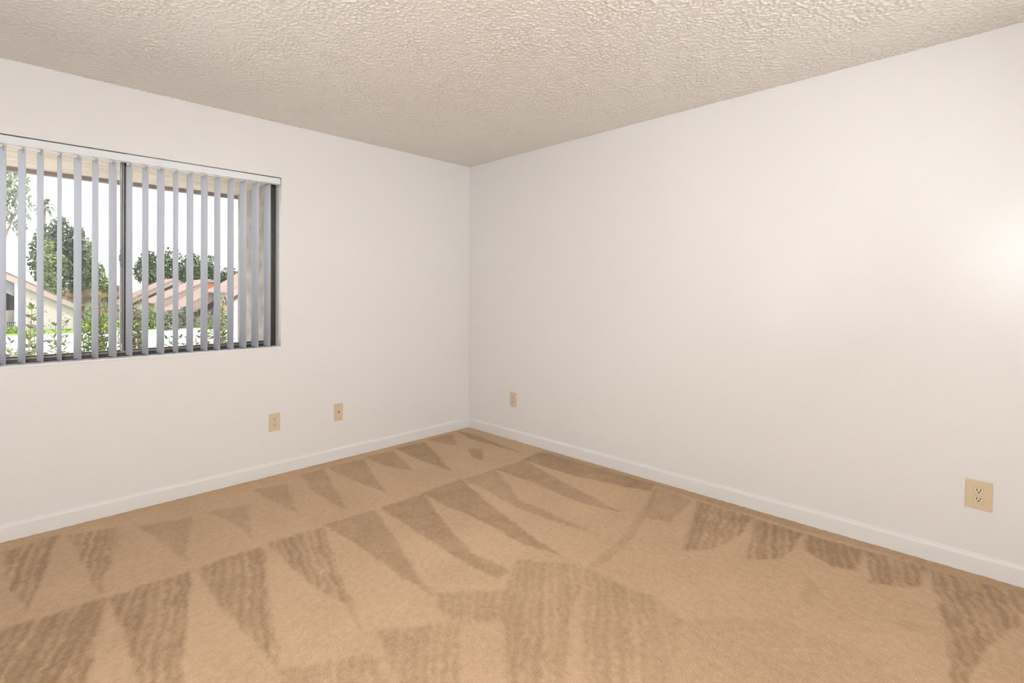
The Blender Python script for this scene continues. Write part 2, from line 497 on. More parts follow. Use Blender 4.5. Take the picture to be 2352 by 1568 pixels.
def carpet():
    step = 0.0095
    nx = int(ROOM_W / step) + 1
    ny = int(ROOM_D / step) + 1
    xs = np.linspace(-ROOM_W, 0, nx); ys = np.linspace(-ROOM_D, 0, ny)
    X, Y = np.meshgrid(xs, ys)
    sh = X.shape
    wx = X + (vnoise(sh, 60, 54) - .5) * .016 + (vnoise(sh, 260, 230) - .5) * .013
    wy = Y + (vnoise(sh, 60, 54) - .5) * .016 + (vnoise(sh, 260, 230) - .5) * .013
    keep = np.ones(sh)
    mott = vnoise(sh, 60, 54) * .6 + vnoise(sh, 150, 135) * .4
    stripes1d = rng.random(4096)
    for w, ang, pts in NAP:
        P = np.array(pts)
        # signed distance to the polygon
        d2 = np.full(sh, 1e9); inside = np.zeros(sh, bool)
        n = len(P)
        for i in range(n):
            a = P[i]; b = P[(i + 1) % n]
            e = b - a
            t = np.clip(((wx - a[0]) * e[0] + (wy - a[1]) * e[1]) / (e @ e + 1e-12), 0, 1)
            dx = wx - (a[0] + t * e[0]); dy = wy - (a[1] + t * e[1])
            d2 = np.minimum(d2, dx * dx + dy * dy)
            if abs(e[1]) > 1e-9:
                c = ((a[1] > wy) != (b[1] > wy)) & (wx < e[0] * (wy - a[1]) / e[1] + a[0])
                inside ^= c
        d = np.sqrt(d2) * np.where(inside, 1, -1)
        s = np.clip((d + .014) / .026, 0, 1)
        s = s * s * (3 - 2 * s)
        if ang is not None:
            t = math.radians(ang)
            u = -wx * math.sin(t) + wy * math.cos(t)
            v = wx * math.cos(t) + wy * math.sin(t)
            q = u / .026 + 100
            qi = q.astype(int); qf = q - qi; qf = qf * qf * (3 - 2 * qf)
            st = stripes1d[qi % 4096] * (1 - qf) + stripes1d[(qi + 1) % 4096] * qf
            st = .55 * st + .45 * (.5 + .5 * np.sin(u * 2 * math.pi / .037 + 5 * mott + 9 * w))
            s = s * np.clip(.18 + 1.15 * st + (mott - .5) * .7, .12, 1.15)
        else:
            s = s * np.clip(.85 + (mott - .5) * .6, .4, 1.1)
        keep *= 1 - np.clip(w * s, 0, 1) * .93
    nap = 1 - keep
    nap += (vnoise(sh, 24, 22) - .5) * .22 + (vnoise(sh, 300, 270) - .5) * .22
    edge = np.clip(1 - np.minimum(-X, -Y) / .035, 0, 1)
    Z = (vnoise(sh, ny // 2, nx // 2) - .5) * .0035 - nap * .0025 - edge * .004
    me = grid_mesh('floor', X, Y, Z)
    a = me.attributes.new('nap', 'FLOAT', 'POINT')
    a.data.foreach_set('value', nap.ravel().astype(np.float32))
    me.update(); me.validate()
    return me

struct('floor', carpet(), M['carpet'], 'tan cut pile carpet with vacuum wedge marks', 'carpet')

# ---- baseboards
BB = [(0, -.01), (.012, -.01), (.012, .068), (.0105, .075), (.007, .079), (.0055, .0805), (.0055, .084), (.003, .087), (0, .087)]
struct('baseboard_left', prismmesh('baseboard_left', [(-u, z) for u, z in BB], 'x', -ROOM_W, -.0), M['trim'],
       'cream baseboard below the window wall', 'baseboard')
struct('baseboard_right', prismmesh('baseboard_right', [(-u, z) for u, z in BB], 'y', -ROOM_D, -.012), M['trim'],
       'cream baseboard along the blank right wall', 'baseboard')
struct('baseboard_near', prismmesh('baseboard_near', [(-ROOM_W + u, z) for u, z in BB], 'y', -ROOM_D, -.012), M['trim'],
       'cream baseboard under the added side window', 'baseboard')
bm = bmesh.new()
prism(bm, [(-ROOM_D + u, z) for u, z in BB], 'x', DX1 + .06, -.012)
prism(bm, [(-ROOM_D + u, z) for u, z in BB], 'x', -ROOM_W + .012, DX0 - .06)
struct('baseboard_back', mesh_of('baseboard_back', bm), M['trim'],
       'cream baseboard beside the door behind the camera', 'baseboard')

# ---- window in the left wall
win = empty('window_1', ((WX0 + WX1) / 2, 0.10, WZ0))
tag(win, 'bronze aluminium sliding window behind vertical blinds', 'window', kind='structure')
wx, wz = (WX0 + WX1) / 2, WZ0
def wpart(name, boxes, m, bevel=0.0015, parent=None):
    off = (wx, .10, wz)
    b = [(a - off[0], c - off[0], d - off[1], e - off[1], f - off[2], g - off[2]) for a, c, d, e, f, g in boxes]
    return link(name, boxmesh(name, b, bevel, 1), m, parent or win)
wpart('window_sill', [(WX0, WX1, -.003, .235, WZ0 - .012, WZ0)], M['sill'], .002)
FT = .030
wpart('outer_frame', [
    (WX0, WX0 + FT, .10, .175, WZ0, WZ1), (WX1 - FT, WX1, .10, .175, WZ0, WZ1),
    (WX0 + FT, WX1 - FT, .10, .175, WZ0, WZ0 + .018), (WX0 + FT, WX1 - FT, .10, .175, WZ1 - .012, WZ1)], M['bronze'])
MX = -2.591
wpart('track', [(WX0 + FT, WX1 - FT, .104, .110, WZ0 + .018, WZ0 + .030),
                (WX0 + FT, WX1 - FT, .140, .146, WZ0 + .018, WZ0 + .026)], M['bronze_light'], .001)
# right-hand fixed light
fix = wpart('fixed_light_frame', [
    (MX, MX + .017, .130, .160, WZ0 + .018, WZ1 - .012), (WX1 - FT - .014, WX1 - FT, .142, .165, WZ0 + .018, WZ1 - .012),
    (MX + .017, WX1 - FT - .014, .142, .165, WZ0 + .018, WZ0 + .034), (MX + .017, WX1 - FT - .014, .142, .165, WZ1 - .020, WZ1 - .012)],
    M['bronze'])
wpart('glass_pane', [(MX + .012, WX1 - FT - .010, .152, .155, WZ0 + .03, WZ1 - .014)], M['glass'], 0)
# left-hand sliding sash
SX0, SX1 = WX0 + FT + .002, MX + .004
sash = wpart('sliding_sash', [
    (SX0, SX0 + .022, .112, .136, WZ0 + .020, WZ1 - .012),
    (SX0 + .022, SX1 - .016, .112, .136, WZ0 + .020, WZ0 + .036), (SX0 + .022, SX1 - .016, .112, .136, WZ1 - .022, WZ1 - .012)],
    M['bronze'])
wpart('meeting_stile', [(SX1 - .018, SX1 - .009, .110, .136, WZ0 + .020, WZ1 - .012)], M['silver'])
wpart('interlock_stile', [(SX1 - .009, SX1 + .001, .108, .136, WZ0 + .020, WZ1 - .012)], M['bronze_light'])
wpart('glass_pane', [(SX0 + .016, SX1 - .013, .122, .125, WZ0 + .03, WZ1 - .015)], M['glass'], 0)
la = wpart('latch', [(SX1 - .021, SX1 - .011, .094, .110, 1.412, 1.510)], M['latch'], .002)
wpart('latch_thumb', [(SX1 - .026, SX1 - .019, .090, .104, 1.440, 1.478)], M['latch'], .0015, win)
wpart('latch_keeper', [(SX1 - .011, SX1 - .001, .094, .109, 1.408, 1.512)], M['bronze_light'], .002, win)
for zz in (1.447, 1.472):
    bmx = bmesh.new()
    tube(bmx, [(SX1 - .0165 - wx, .0925 - .10, zz - wz), (SX1 - .0165 - wx, .0945 - .10, zz - wz)], .0022, 8)
    link('screw', mesh_of('screw', bmx), M['slot'], win)
wpart('roller_stop', [(SX1 - .016, SX1 - .010, .100, .110, WZ0 + .030, WZ0 + .075)], M['white'], .001)
wpart('label_sticker', [(SX1 - .0165, SX1 - .0135, .1085, .1100, 1.925, 1.985)], M['white'], 0)

# ---- vertical blind
SLATS = [(-3.0955, 71.8), (-3.0236, 72.0), (-2.9538, 74.8), (-2.8769, 81.0), (-2.8024, 73.2), (-2.7268, 77.2), (-2.6492, 72.5), (-2.5727, 78.2), (-2.4953, 78.8), (-2.4184, 74.8), (-2.3413, 83.2), (-2.2652, 78.5), (-2.1857, 78.8), (-2.1109, 81.0), (-2.0323, 81.2), (-1.9563, 79.8), (-1.8786, 79.0), (-1.8012, 82.2)]

SLATS = [(-3.402, 71.0), (-3.325, 73.5), (-3.249, 71.5), (-3.172, 72.5)] + SLATS
blind = empty('vertical_blind', ((WX0 + WX1) / 2, .0, WZ1))
tag(blind, 'white vinyl vertical blind with open slats across the window', 'blind')
b0 = Vector(blind.location)
bm = bmesh.new()
yA, yB, zA, zB = .003, .050, 2.012, 2.0525
prof = [(yA, zA), (yA + .016, zA), (yA + .016, zA + .004), (yB - .016, zA + .004), (yB - .016, zA), (yB, zA), (yB, zB), (yA, zB)]
prism(bm, [(y - b0.y, z - b0.z) for y, z in prof], 'x', WX0 + .006 - b0.x, WX1 - .006 - b0.x)
hr = link('headrail', mesh_of('headrail', bm), M['rail'], blind)
hr['label'] = 'white enamelled headrail'
for sx in (WX0 + .004, WX1 - .010):
    link('end_cap', boxmesh('end_cap', [(sx - b0.x, sx + .006 - b0.x, yA + .001 - b0.y, yB - b0.y, zA - .001 - b0.z, zB + .0005 - b0.z)], .001, 1),
         M['rail'], blind)
# one curved slat, hanging from its origin at the top centre
SW, ST, ZT, ZB = .089, .0011, 2.005, .8885
def slat_mesh():
    bm = bmesh.new()
    n = 10
    L = ZT - ZB
    rows = []
    for side in (1, -1):
        for z in (0, -.012, -L):
            row = []
            for i in range(n + 1):
                t = -1 + 2 * i / n
                h = .0048 * (1 - t * t) + side * ST / 2
                row.append(bm.verts.new((t * SW / 2 * (0.93 if z == 0 else 1.0), h, z)))
            rows.append(row)
    f, b = rows[:3], rows[3:]
    for g in (f, b):
        for r0, r1 in zip(g, g[1:]):
            for i in range(n):
                bm.faces.new((r0[i], r0[i + 1], r1[i + 1], r1[i]))
    for k in (0, 2):
        for i in range(n):
            bm.faces.new((f[k][i], f[k][i + 1], b[k][i + 1], b[k][i]))
    for k in range(2):
        for i in (0, n):
            bm.faces.new((f[k][i], f[k + 1][i], b[k + 1][i], b[k][i]))
    return mesh_of('slat', bm, True)
sl_me = slat_mesh()
sl_me.materials.append(M['vinyl'])
bm = bmesh.new()
tube(bm, [(0, .004, .0105), (0, .004, .0)], .0034, 8)
box(bm, -.007, .007, .0005, .0075, -.010, .0015)
box(bm, -.0025, .0025, .001, .0075, -.022, -.008)
clip_me = mesh_of('slat_clip', bm)
clip_me.materials.append(M['clip'])
for x, th in SLATS:
    s = link('slat', sl_me, None, blind, (x - b0.x, .047 - b0.y, ZT - b0.z))
    s.rotation_euler = (0, R(random.uniform(-.12, .12)), R(-th))
    link('slat_clip', clip_me, None, s)

# ---- wall plates
def rot_plate(o, wall, tilt=0.0):
    # plates are modelled facing -y; turn them to the wall they sit on
    o.rotation_euler = (0, R(tilt), 0) if wall == 'left' else (0, R(tilt), 0)
    if wall == 'right':
        o.rotation_mode = 'XYZ'
        o.matrix_world = Matrix.Translation(o.location) @ Matrix.Rotation(R(-90), 4, 'Z') @ Matrix.Rotation(R(tilt), 4, 'Y')

def cover_mesh(w, h):
    bm = bmesh.new()
    d = .0055
    box(bm, -w / 2, w / 2, -d, 0, -h / 2, h / 2)
    es = [e for e in bm.edges if all(v.co.y < -d / 2 for v in e.verts)]
    bmesh.ops.bevel(bm, geom=es, offset=.0035, segments=3, affect='EDGES', profile=.6)
    return mesh_of('cover_plate', bm)

def recept_mesh():
    # flattened disc: round sides, flat top and bottom
    pts = []
    r, hh = .0172, .0135
    a0 = math.asin(hh / r)
    for k in range(9): 
        t = -a0 + 2 * a0 * k / 8
        pts.append((r * math.cos(t), r * math.sin(t)))
    for k in range(9):
        t = math.pi - a0 + 2 * a0 * k / 8
        pts.append((r * math.cos(t), r * math.sin(t)))
    bm = bmesh.new()
    prism(bm, pts, 'y', -.0078, -.004)
    return mesh_of('receptacle', bm)

REC = recept_mesh(); REC.materials.append(M['ivory2'])
# dark hairline gap round each receptacle
def gap_mesh():
    pts = []
    r, hh = .0180, .0143
    a0 = math.asin(hh / r)
    for k in range(9):
        t = -a0 + 2 * a0 * k / 8
        pts.append((r * math.cos(t), r * math.sin(t)))
    for k in range(9):
        t = math.pi - a0 + 2 * a0 * k / 8
        pts.append((r * math.cos(t), r * math.sin(t)))
    bm = bmesh.new()
    prism(bm, pts, 'y', -.0058, -.004)
    return mesh_of('receptacle_rim', bm)
GAP = gap_mesh(); GAP.materials.append(M['brass'])
def ground_hole():
    bm = bmesh.new()
    pts = [(.0032 * math.cos(t), .0032 * math.sin(t)) for t in [math.pi * k / 8 for k in range(9)]]
    pts = pts + [(-.0032, -.0026), (.0032, -.0026)]
    prism(bm, pts, 'y', -.0081, -.0072)
    return mesh_of('ground_hole', bm)
SLOT = boxmesh('slot', [(-.0015, .0015, -.0081, -.0072, -.0045, .0045)]); SLOT.materials.append(M['slot'])
GH = ground_hole(); GH.materials.append(M['slot'])
def screw_mesh():
    bm = bmesh.new()
    pts = [(.003 * math.cos(t), .003 * math.sin(t)) for t in [2 * math.pi * k / 12 for k in range(12)]]
    prism(bm, pts, 'y', -.0066, -.005)
    return mesh_of('plate_screw', bm)
SCR = screw_mesh(); SCR.materials.append(M['ivory2'])
SCRD = SCR.copy(); SCRD.materials.clear(); SCRD.materials.append(M['brass'])

def outlet(loc, wall, w, h, label, tilt=0.0):
    o = empty('electrical_outlet', loc)
    tag(o, label, 'outlet', 'ivory wall plates')
    rot_plate(o, wall, tilt)
    link('cover_plate', cover_mesh(w, h), M['ivory'], o)
    for s in (1, -1):
        link('receptacle_rim', GAP, None, o, (0, 0, s * .0195))
        r = link('receptacle', REC, None, o, (0, 0, s * .0195))
        link('slot', SLOT, None, r, (-.0062, 0, .0035))
        link('slot', SLOT, None, r, (.0062, 0, .0035))
        link('ground_hole', GH, None, r, (0, 0, -.0068))
    link('plate_screw', SCR, None, o, (0, 0, 0))
    return o
outlet((-1.767, 0, .361), 'left', .074, .121, 'ivory duplex outlet under the right end of the window')
outlet((0, -.588, .342), 'right', .076, .122, 'small far ivory duplex outlet on the right wall near the corner')
outlet((0, -3.529, .354), 'right', .092, .130, 'large ivory duplex outlet on the right wall closest to the camera', 1.2)
cx = empty('cable_jack_plate', (-1.299, 0, .354))
tag(cx, 'ivory cable jack plate between the left outlet and the corner', 'wall plate', 'ivory wall plates')
rot_plate(cx, 'left')
link('cover_plate', cover_mesh(.070, .128), M['ivory'], cx)
for s in (1, -1):
    link('plate_screw', SCRD, None, cx, (0, 0, s * .047))
bm = bmesh.new()
tube(bm, [(0, -.005, 0), (0, -.0085, 0)], .0058, 6)
tube(bm, [(0, -.0085, 0), (0, -.016, 0)], .0042, 10)
link('coaxial_jack', mesh_of('coaxial_jack', bm), M['brass'], cx)

# ------------------------------------------------------------------ behind the camera: added lamp, door, added windows
def revolve(name, prof, seg=32):
    bm = bmesh.new()
    rings = [[bm.verts.new((r * math.cos(2 * math.pi * k / seg), r * math.sin(2 * math.pi * k / seg), z)) for k in range(seg)] for r, z in prof]
    for a, b in zip(rings, rings[1:]):
        for k in range(seg):
            bm.faces.new((a[k], a[(k + 1) % seg], b[(k + 1) % seg], b[k]))
    bm.faces.new(rings[0]); bm.faces.new(rings[-1][::-1])
    return mesh_of(name, bm, True)
lp = empty('flash_stand_in', (-3.75, -3.75, 0))  # lamp put in place of a flash near the camera
tag(lp, 'added floor lamp with a lit globe standing in for the camera flash', 'lamp')
link('base', revolve('base', [(.02, .0), (.14, .0), (.145, .01), (.135, .02), (.03, .032), (.012, .04)]), M['brassdark'], lp)
link('pole', revolve('pole', [(.012, .036), (.012, 1.45), (.05, 1.475), (.052, 1.50), (.02, 1.51)], 16), M['brassdark'], lp)
GR = .175
link('glass_globe', revolve('glass_globe', [(GR * math.cos(t), 1.65 + GR * math.sin(t)) for t in [R(-62 + 150 * k / 18) for k in range(19)]]), M['lamp'], lp)

dr = empty('door_1', ((DX0 + DX1) / 2, -ROOM_D, 0))
tag(dr, 'white panel door behind the camera', 'door', kind='structure')
dw = (DX1 - DX0)
link('door_slab', boxmesh('door_slab', [(-dw / 2 + .025, dw / 2 - .025, -.075, -.04, .012, DZ - .025)], .002, 1), M['doorp'], dr)
link('door_casing', boxmesh('door_casing', [
    (-dw / 2 - .055, -dw / 2, 0, .014, 0, DZ + .055), (dw / 2, dw / 2 + .055, 0, .014, 0, DZ + .055), (-dw / 2, dw / 2, 0, .014, DZ, DZ + .055)], .003, 1), M['trim'], dr)
link('door_jamb', boxmesh('door_jamb', [
    (-dw / 2, -dw / 2 + .022, -.12, 0, 0, DZ), (dw / 2 - .022, dw / 2, -.12, 0, 0, DZ), (-dw / 2 + .022, dw / 2 - .022, -.12, 0, DZ - .022, DZ)], .001, 1), M['trim'], dr)
kn = revolve('door_knob', [(.024, 0), (.024, .006), (.011, .012), (.011, .03), (.026, .042), (.027, .055), (.015, .064)], 16)
k = link('door_knob', kn, M['brass'], dr, (dw / 2 - .09, -.04, .95)); k.rotation_euler = (R(-90), 0, 0)
for zz in (.2, .82, 1.44):
    for x0 in (-.28, .04):
        link('door_panel', boxmesh('door_panel', [(x0, x0 + .24, -.041, -.032, zz, zz + .5)], .003, 2), M['doorp'], dr)

w3 = empty('added_window_back', ((GX0 + GX1) / 2, -ROOM_D, GZ0))  # made-up window, placed for fill light from the back
tag(w3, 'added high window behind the camera for fill light', 'window', kind='structure')
gw, gh = (GX1 - GX0) / 2, GZ1 - GZ0
link('window_frame', boxmesh('window_frame', [
    (-gw, -gw + .03, -.11, -.04, 0, gh), (gw - .03, gw, -.11, -.04, 0, gh), (-gw + .03, gw - .03, -.11, -.04, 0, .03),
    (-gw + .03, gw - .03, -.11, -.04, gh - .03, gh), (-.012, .012, -.10, -.05, .03, gh - .03)], .001, 1), M['bronze'], w3)
link('glass_pane', boxmesh('glass_pane', [(-gw + .02, -.012, -.078, -.075, .02, gh - .02)]), M['glass'], w3)
link('glass_pane', boxmesh('glass_pane', [(.012, gw - .02, -.078, -.075, .02, gh - .02)]), M['glass'], w3)

w2 = empty('added_window_side', (-ROOM_W, (VY0 + VY1) / 2, VZ0))  # unseen window put in so sky light evens out the walls
tag(w2, 'added side window out of view to light the walls', 'window', kind='structure')
vh, vv = (VY1 - VY0) / 2, VZ1 - VZ0
link('window_frame', boxmesh('window_frame', [
    (-.10, -.05, -vh, -vh + .03, 0, vv), (-.10, -.05, vh - .03, vh, 0, vv),
    (-.10, -.05, -vh + .03, vh - .03, 0, .03), (-.10, -.05, -vh + .03, vh - .03, vv - .03, vv),
    (-.10, -.05, -.012, .012, .03, vv - .03)], .001, 1), M['bronze'], w2)
link('glass_pane', boxmesh('glass_pane', [(-.078, -.075, -vh + .02, -.012, .02, vv - .02)]), M['glass'], w2)
link('glass_pane', boxmesh('glass_pane', [(-.078, -.075, .012, vh - .02, .02, vv - .02)]), M['glass'], w2)

# ------------------------------------------------------------------ outside: eave, wing wall, ground
GZ = -1.75
ev = empty('eave', (-3.0, .24, 2.18))
tag(ev, 'rough tan eave soffit above the window outside', 'eave', kind='structure')
link('soffit', boxmesh('soffit', [(-3.0, 3.2, 0, 1.42, 0, .05)]), M['soffit'], ev)
link('fascia_board', boxmesh('fascia_board', [(-3.0, 3.2, 1.385, 1.43, -.034, .12)], .004, 1), M['fascia'], ev)
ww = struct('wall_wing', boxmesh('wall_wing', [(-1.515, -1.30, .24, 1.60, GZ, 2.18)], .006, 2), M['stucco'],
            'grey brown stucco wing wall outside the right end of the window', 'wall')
struct('pavement', boxmesh('pavement', [(-60, 70, .6, 44.5, GZ - .1, GZ)]), M['concrete'], 'pale sunlit concrete drive beyond the shrubs', 'pavement')
struct('lawn', boxmesh('lawn', [(-90, 110, 44.5, 150, GZ - .1, GZ + .03)]), M['lawn'], 'green lawn strip before the houses', 'lawn')

def house_part(name, m, root, pts, y0, y1):
    off = root.location
    o = link(name, prismmesh(name, [(x - off.x, z - off.z) for x, z in pts], 'y', y0 - off.y, y1 - off.y), m, root)
    return o
def house_box(name, m, root, b):
    off = root.location
    return link(name, boxmesh(name, [(b[0] - off.x, b[1] - off.x, b[2] - off.y, b[3] - off.y, b[4] - off.z, b[5] - off.z)]), m, root)

# gable house at the left: roof line falls to the right
ha = empty('gable_house', (-4.0, 50, GZ))
tag(ha, 'pale gable house with brown sloping roof edge and grey porch', 'house')
house_part('wall', M['cream'], ha, [(-2.05, GZ), (1.12, GZ), (1.12, .0), (-2.05, 1.85)], 50.0, 58.0)
house_part('wall', M['cream'], ha, [(-9.0, GZ), (-2.9, GZ), (-2.9, 2.45), (-5.2, 3.6), (-9.0, 1.3)], 50.0, 58.0)
house_part('porch_wall', M['grey'], ha, [(-2.9, GZ), (-2.05, GZ), (-2.05, 2.0), (-2.9, 2.45)], 52.5, 53.0)
house_box('porch_wall', M['cream'], ha, (-2.9, -2.05, 50.6, 50.8, GZ, -.20))
house_box('porch_post', M['white'], ha, (-2.24, -2.02, 49.85, 50.0, GZ, 2.0))
house_part('porch_beam', M['grey'], ha, [(-2.9, 1.25), (-2.2, .85), (-2.2, 2.0), (-2.9, 2.4)], 50.1, 50.4)
house_part('rake_board', M['pink'], ha, [(1.5, -.34), (1.5, .05), (-5.2, 4.1), (-5.2, 3.58)], 49.55, 49.75)
house_part('roof', M['roofbrown'], ha, [(1.5, .05), (1.5, .17), (-5.2, 4.25), (-11.0, .9), (-11.0, .7), (-5.2, 4.1)], 49.6, 58.4)
for i in range(8):
    x = -2.92 + i * .1
    house_box('fence_picket', M['iron'], ha, (x, x + .035, 49.5, 49.53, GZ, -1.02))
house_box('fence_rail', M['iron'], ha, (-2.95, -2.15, 49.49, 49.54, -1.12, -1.07))

# low hall between the trees
hl = empty('low_hall', (4.4, 70, GZ))
tag(hl, 'low pink roofed hall far between the left trees', 'house')
house_box('wall', M['cream'], hl, (2.2, 7.6, 70, 78, GZ, .9))
house_part('roof', M['roofpink'], hl, [(1.7, .75), (8.0, .75), (7.3, 1.95), (2.5, 1.95)], 69.5, 78.5)
house_box('fascia_board', M['orange'], hl, (1.7, 8.0, 69.42, 69.5, .62, .80))
house_box('window', M['grey'], hl, (3.0, 3.9, 69.95, 70.0, -.6, .4))
house_box('window', M['grey'], hl, (5.1, 6.0, 69.95, 70.0, -.6, .4))

def townhouse(label, xa, za, xb, zb, y, th, depth, chimney=False, name='townhouse'):
    """wall under a roof that climbs to the right from (xa,za) to (xb,zb), then falls again"""
    r = empty(name, ((xa + xb) / 2, y, GZ))
    tag(r, label, 'house', 'stepped townhouses behind the right shrubs')
    xc = xb + (xb - xa) * .9
    zc = zb - (zb - za) * .9
    house_part('wall', M['cream'], r, [(xa + .5, GZ), (xc - .4, GZ), (xc - .4, zc - .1), (xb, zb - .2), (xa + .5, za + .1)], y + .5, y + depth)
    house_part('soffit', M['roofbrown'], r, [(xa, za - th * .95), (xb, zb - th * .95), (xc, zc - th * .95), (xc, zc - th), (xb, zb - th * 1.7), (xa, za - th * 1.7)], y + .35, y + .5)
    house_part('rake_board', M['pink'], r, [(xa, za - th), (xb, zb - th), (xb, zb), (xa, za)], y, y + .15)
    house_part('rake_board', M['pink'], r, [(xb, zb - th), (xc, zc - th), (xc, zc), (xb, zb)], y, y + .15)
    house_part('roof', M['roofpink'], r, [(xa, za), (xb, zb), (xc, zc), (xc, zc + .12), (xb, zb + .14), (xa, za + .12)], y - .05, y + depth + .4)
    for k in range(2):
        x = xa + (xb - xa) * (.75 + .45 * k)
        house_box('window', M['grey'], r, (x, x + .9, y + .42, y + .5, -.7, .25))
    if chimney:
        cxx = xb - .9
        house_box('chimney', M['orange'], r, (cxx, cxx + .75, y + 2, y + 2.9, zb - 1.2, zb + .25))
        house_box('chimney_cap', M['grey'], r, (cxx - .1, cxx + .85, y + 1.9, y + 3.0, zb + .25, zb + .42))
    return r
townhouse('farthest stepped townhouse with the highest left roof edge', 5.6, -.2, 10.6, 2.55, 62, .42, 6)
townhouse('middle stepped townhouse with brown soffit band', 6.9, .1, 11.4, 2.35, 52, .80, 6)
townhouse('nearest stepped townhouse with terracotta chimney', 6.9, -.75, 11.0, 1.85, 46, .85, 5, True)
townhouse('cream house end beside the stucco wing wall', 9.6, 1.15, 13.6, 3.9, 40.5, .62, 5)

# ------------------------------------------------------------------ trees
def leaf_cloud(name, blobs, n, size, m, flat=0.0, droop=0.0):
    P = []
    vol = np.array([r[3] * r[4] * r[5] for r in blobs]); pr = vol / vol.sum()
    which = rng.choice(len(blobs), n, p=pr)
    B = np.array(blobs)[which]
    d = rng.normal(size=(n, 3)); d /= np.linalg.norm(d, axis=1)[:, None]
    rad = rng.random(n) ** .38
    C = B[:, :3] + d * rad[:, None] * B[:, 3:6]
    s = size * (.5 + rng.random(n))
    a = rng.normal(size=(n, 3)); a[:, 2] -= droop * 3
    a /= np.linalg.norm(a, axis=1)[:, None]
    b = np.cross(a, rng.normal(size=(n, 3))); b /= np.linalg.norm(b, axis=1)[:, None]
    asp = .45
    v = np.stack([C - a * s[:, None], C + b * (s * asp)[:, None], C + a * s[:, None], C - b * (s * asp)[:, None]], 1).reshape(-1, 3)
    me = bpy.data.meshes.new(name)
    me.from_pydata(v.tolist(), [], np.arange(4 * n).reshape(n, 4).tolist())
    me.materials.append(m)
    return me

def tree(label, x, y, blobs, n, size, m, trunk_r=.22, name='tree', cat='tree', group='trees beyond the houses', droop=0.0):
    """blobs are crown lobes (dx, dy, z, rx, ry, rz) around the trunk foot"""
    t = empty(name, (x, y, GZ))
    tag(t, label, cat, group)
    bl = [(b[0], b[1], b[2] - GZ, b[3], b[4], b[5]) for b in blobs]
    f = link('foliage', leaf_cloud('foliage', bl, n, size, m, droop=droop), None, t)
    f['kind'] = 'stuff'
    bm = bmesh.new()
    zt = max(b[2] for b in bl)
    tube(bm, [(0, 0, 0), (.1, 0, zt * .4), (-.05, .1, zt)], [trunk_r, trunk_r * .75, trunk_r * .3], 8)
    link('trunk', mesh_of('trunk', bm, True), M['bark'], t)
    bm = bmesh.new()
    for b in bl:
        tube(bm, [(0, 0, zt * .3), (b[0] * .5, b[1] * .5, (zt * .35 + b[2]) / 2), (b[0], b[1], b[2])], [trunk_r * .5, trunk_r * .3, trunk_r * .12], 5)
    link('branches', mesh_of('branches', bm, True), M['bark'], t)
    return t

tree('large dark green tree rising behind the gable house', .9, 63, [(-.6, 0, 4.6, 1.5, 1.5, 3.2), (.6, .4, 5.6, 1.3, 1.5, 2.6), (1.6, 0, 3.9, 1.2, 1.4, 3.0), (-.1, -.6, 2.4, 1.5, 1.2, 1.8), (.3, 0, 7.4, .9, 1, 1.3)],
     5200, .20, M['leafdark'], .3)
tree('bright leafy tree in front of the dark tree', .4, 60, [(-.4, 0, 3.3, .8, .9, 1.5), (.5, 0, 4.0, .6, .8, 1.0), (-.2, 0, 1.4, 1.0, .9, 1.0), (-.3, 0, 5.4, .5, .5, .8)],
     2000, .17, M['leafmid'], .18)
tree('thin grey green tree with weeping twigs right of the dark tree', 3.35, 68.5, [(0, 0, 5.4, .9, 1, 2.2), (.5, 0, 3.2, .9, 1, 1.6), (-.3, 0, 7.6, .5, .6, 1.0)],
     2300, .19, M['leafgrey'], .16, droop=.5)
tree('small green tree beside the window mullion', 4.5, 66, [(0, 0, 2.9, .55, .7, 1.6), (.5, 0, 1.9, .6, .7, .9), (1.1, .2, 1.5, .6, .7, .6)], 900, .17, M['leafmid'], .1)
tree('feathery weeping tree at the top left of the window', -3.6, 31, [(.7, 0, 6.2, .9, 1.0, 1.0), (1.1, 0, 5.2, .6, .8, 1.3), (0, 0, 6.6, 1.6, 1.2, 1.5), (-1.4, .3, 5.9, 1.5, 1.2, 1.6)],
     3000, .12, M['leafgrey'], .2, droop=.8)
# palm
pm = empty('palm_tree', (.35, 70, GZ))
tag(pm, 'pale fan palm standing above the large dark tree', 'palm')
bm = bmesh.new()
tube(bm, [(0, 0, 0), (.05, 0, 5), (0, 0, 12.2)], [.2, .15, .13], 8)
link('trunk', mesh_of('trunk', bm, True), M['bark'], pm)
bm = bmesh.new()
for k in range(90):
    az = random.uniform(0, 2 * math.pi); el = random.uniform(-.7, 1.3)
    L = random.uniform(.9, 1.5)
    d = Vector((math.cos(az) * math.cos(el), math.sin(az) * math.cos(el), math.sin(el)))
    s = d.cross(Vector((0, 0, 1))).normalized() * .09
    p0 = Vector((0, 0, 12.2)); p1 = p0 + d * L * .6; p2 = p0 + d * L - Vector((0, 0, .35 * L))
    v = [bm.verts.new(q) for q in (p0, p1 - s, p2, p1 + s)]
    bm.faces.new(v)
fr = link('fronds', mesh_of('fronds', bm), M['leafgrey'], pm)
TR = [(10.4, 75, 5.4, 1.1, 1.5, 'leftmost round dark tree behind the townhouse roofs'),
      (12.9, 76, 5.5, 1.6, 2.1, 'tallest round dark tree behind the townhouse roofs'),
      (15.2, 75, 5.0, 1.3, 1.9, 'middle round dark tree behind the townhouse roofs'),
      (17.5, 76, 4.9, 1.4, 1.9, 'round dark tree left of the terracotta chimney'),
      (19.9, 75, 3.6, 1.4, 1.6, 'rightmost low dark tree by the wing wall')]
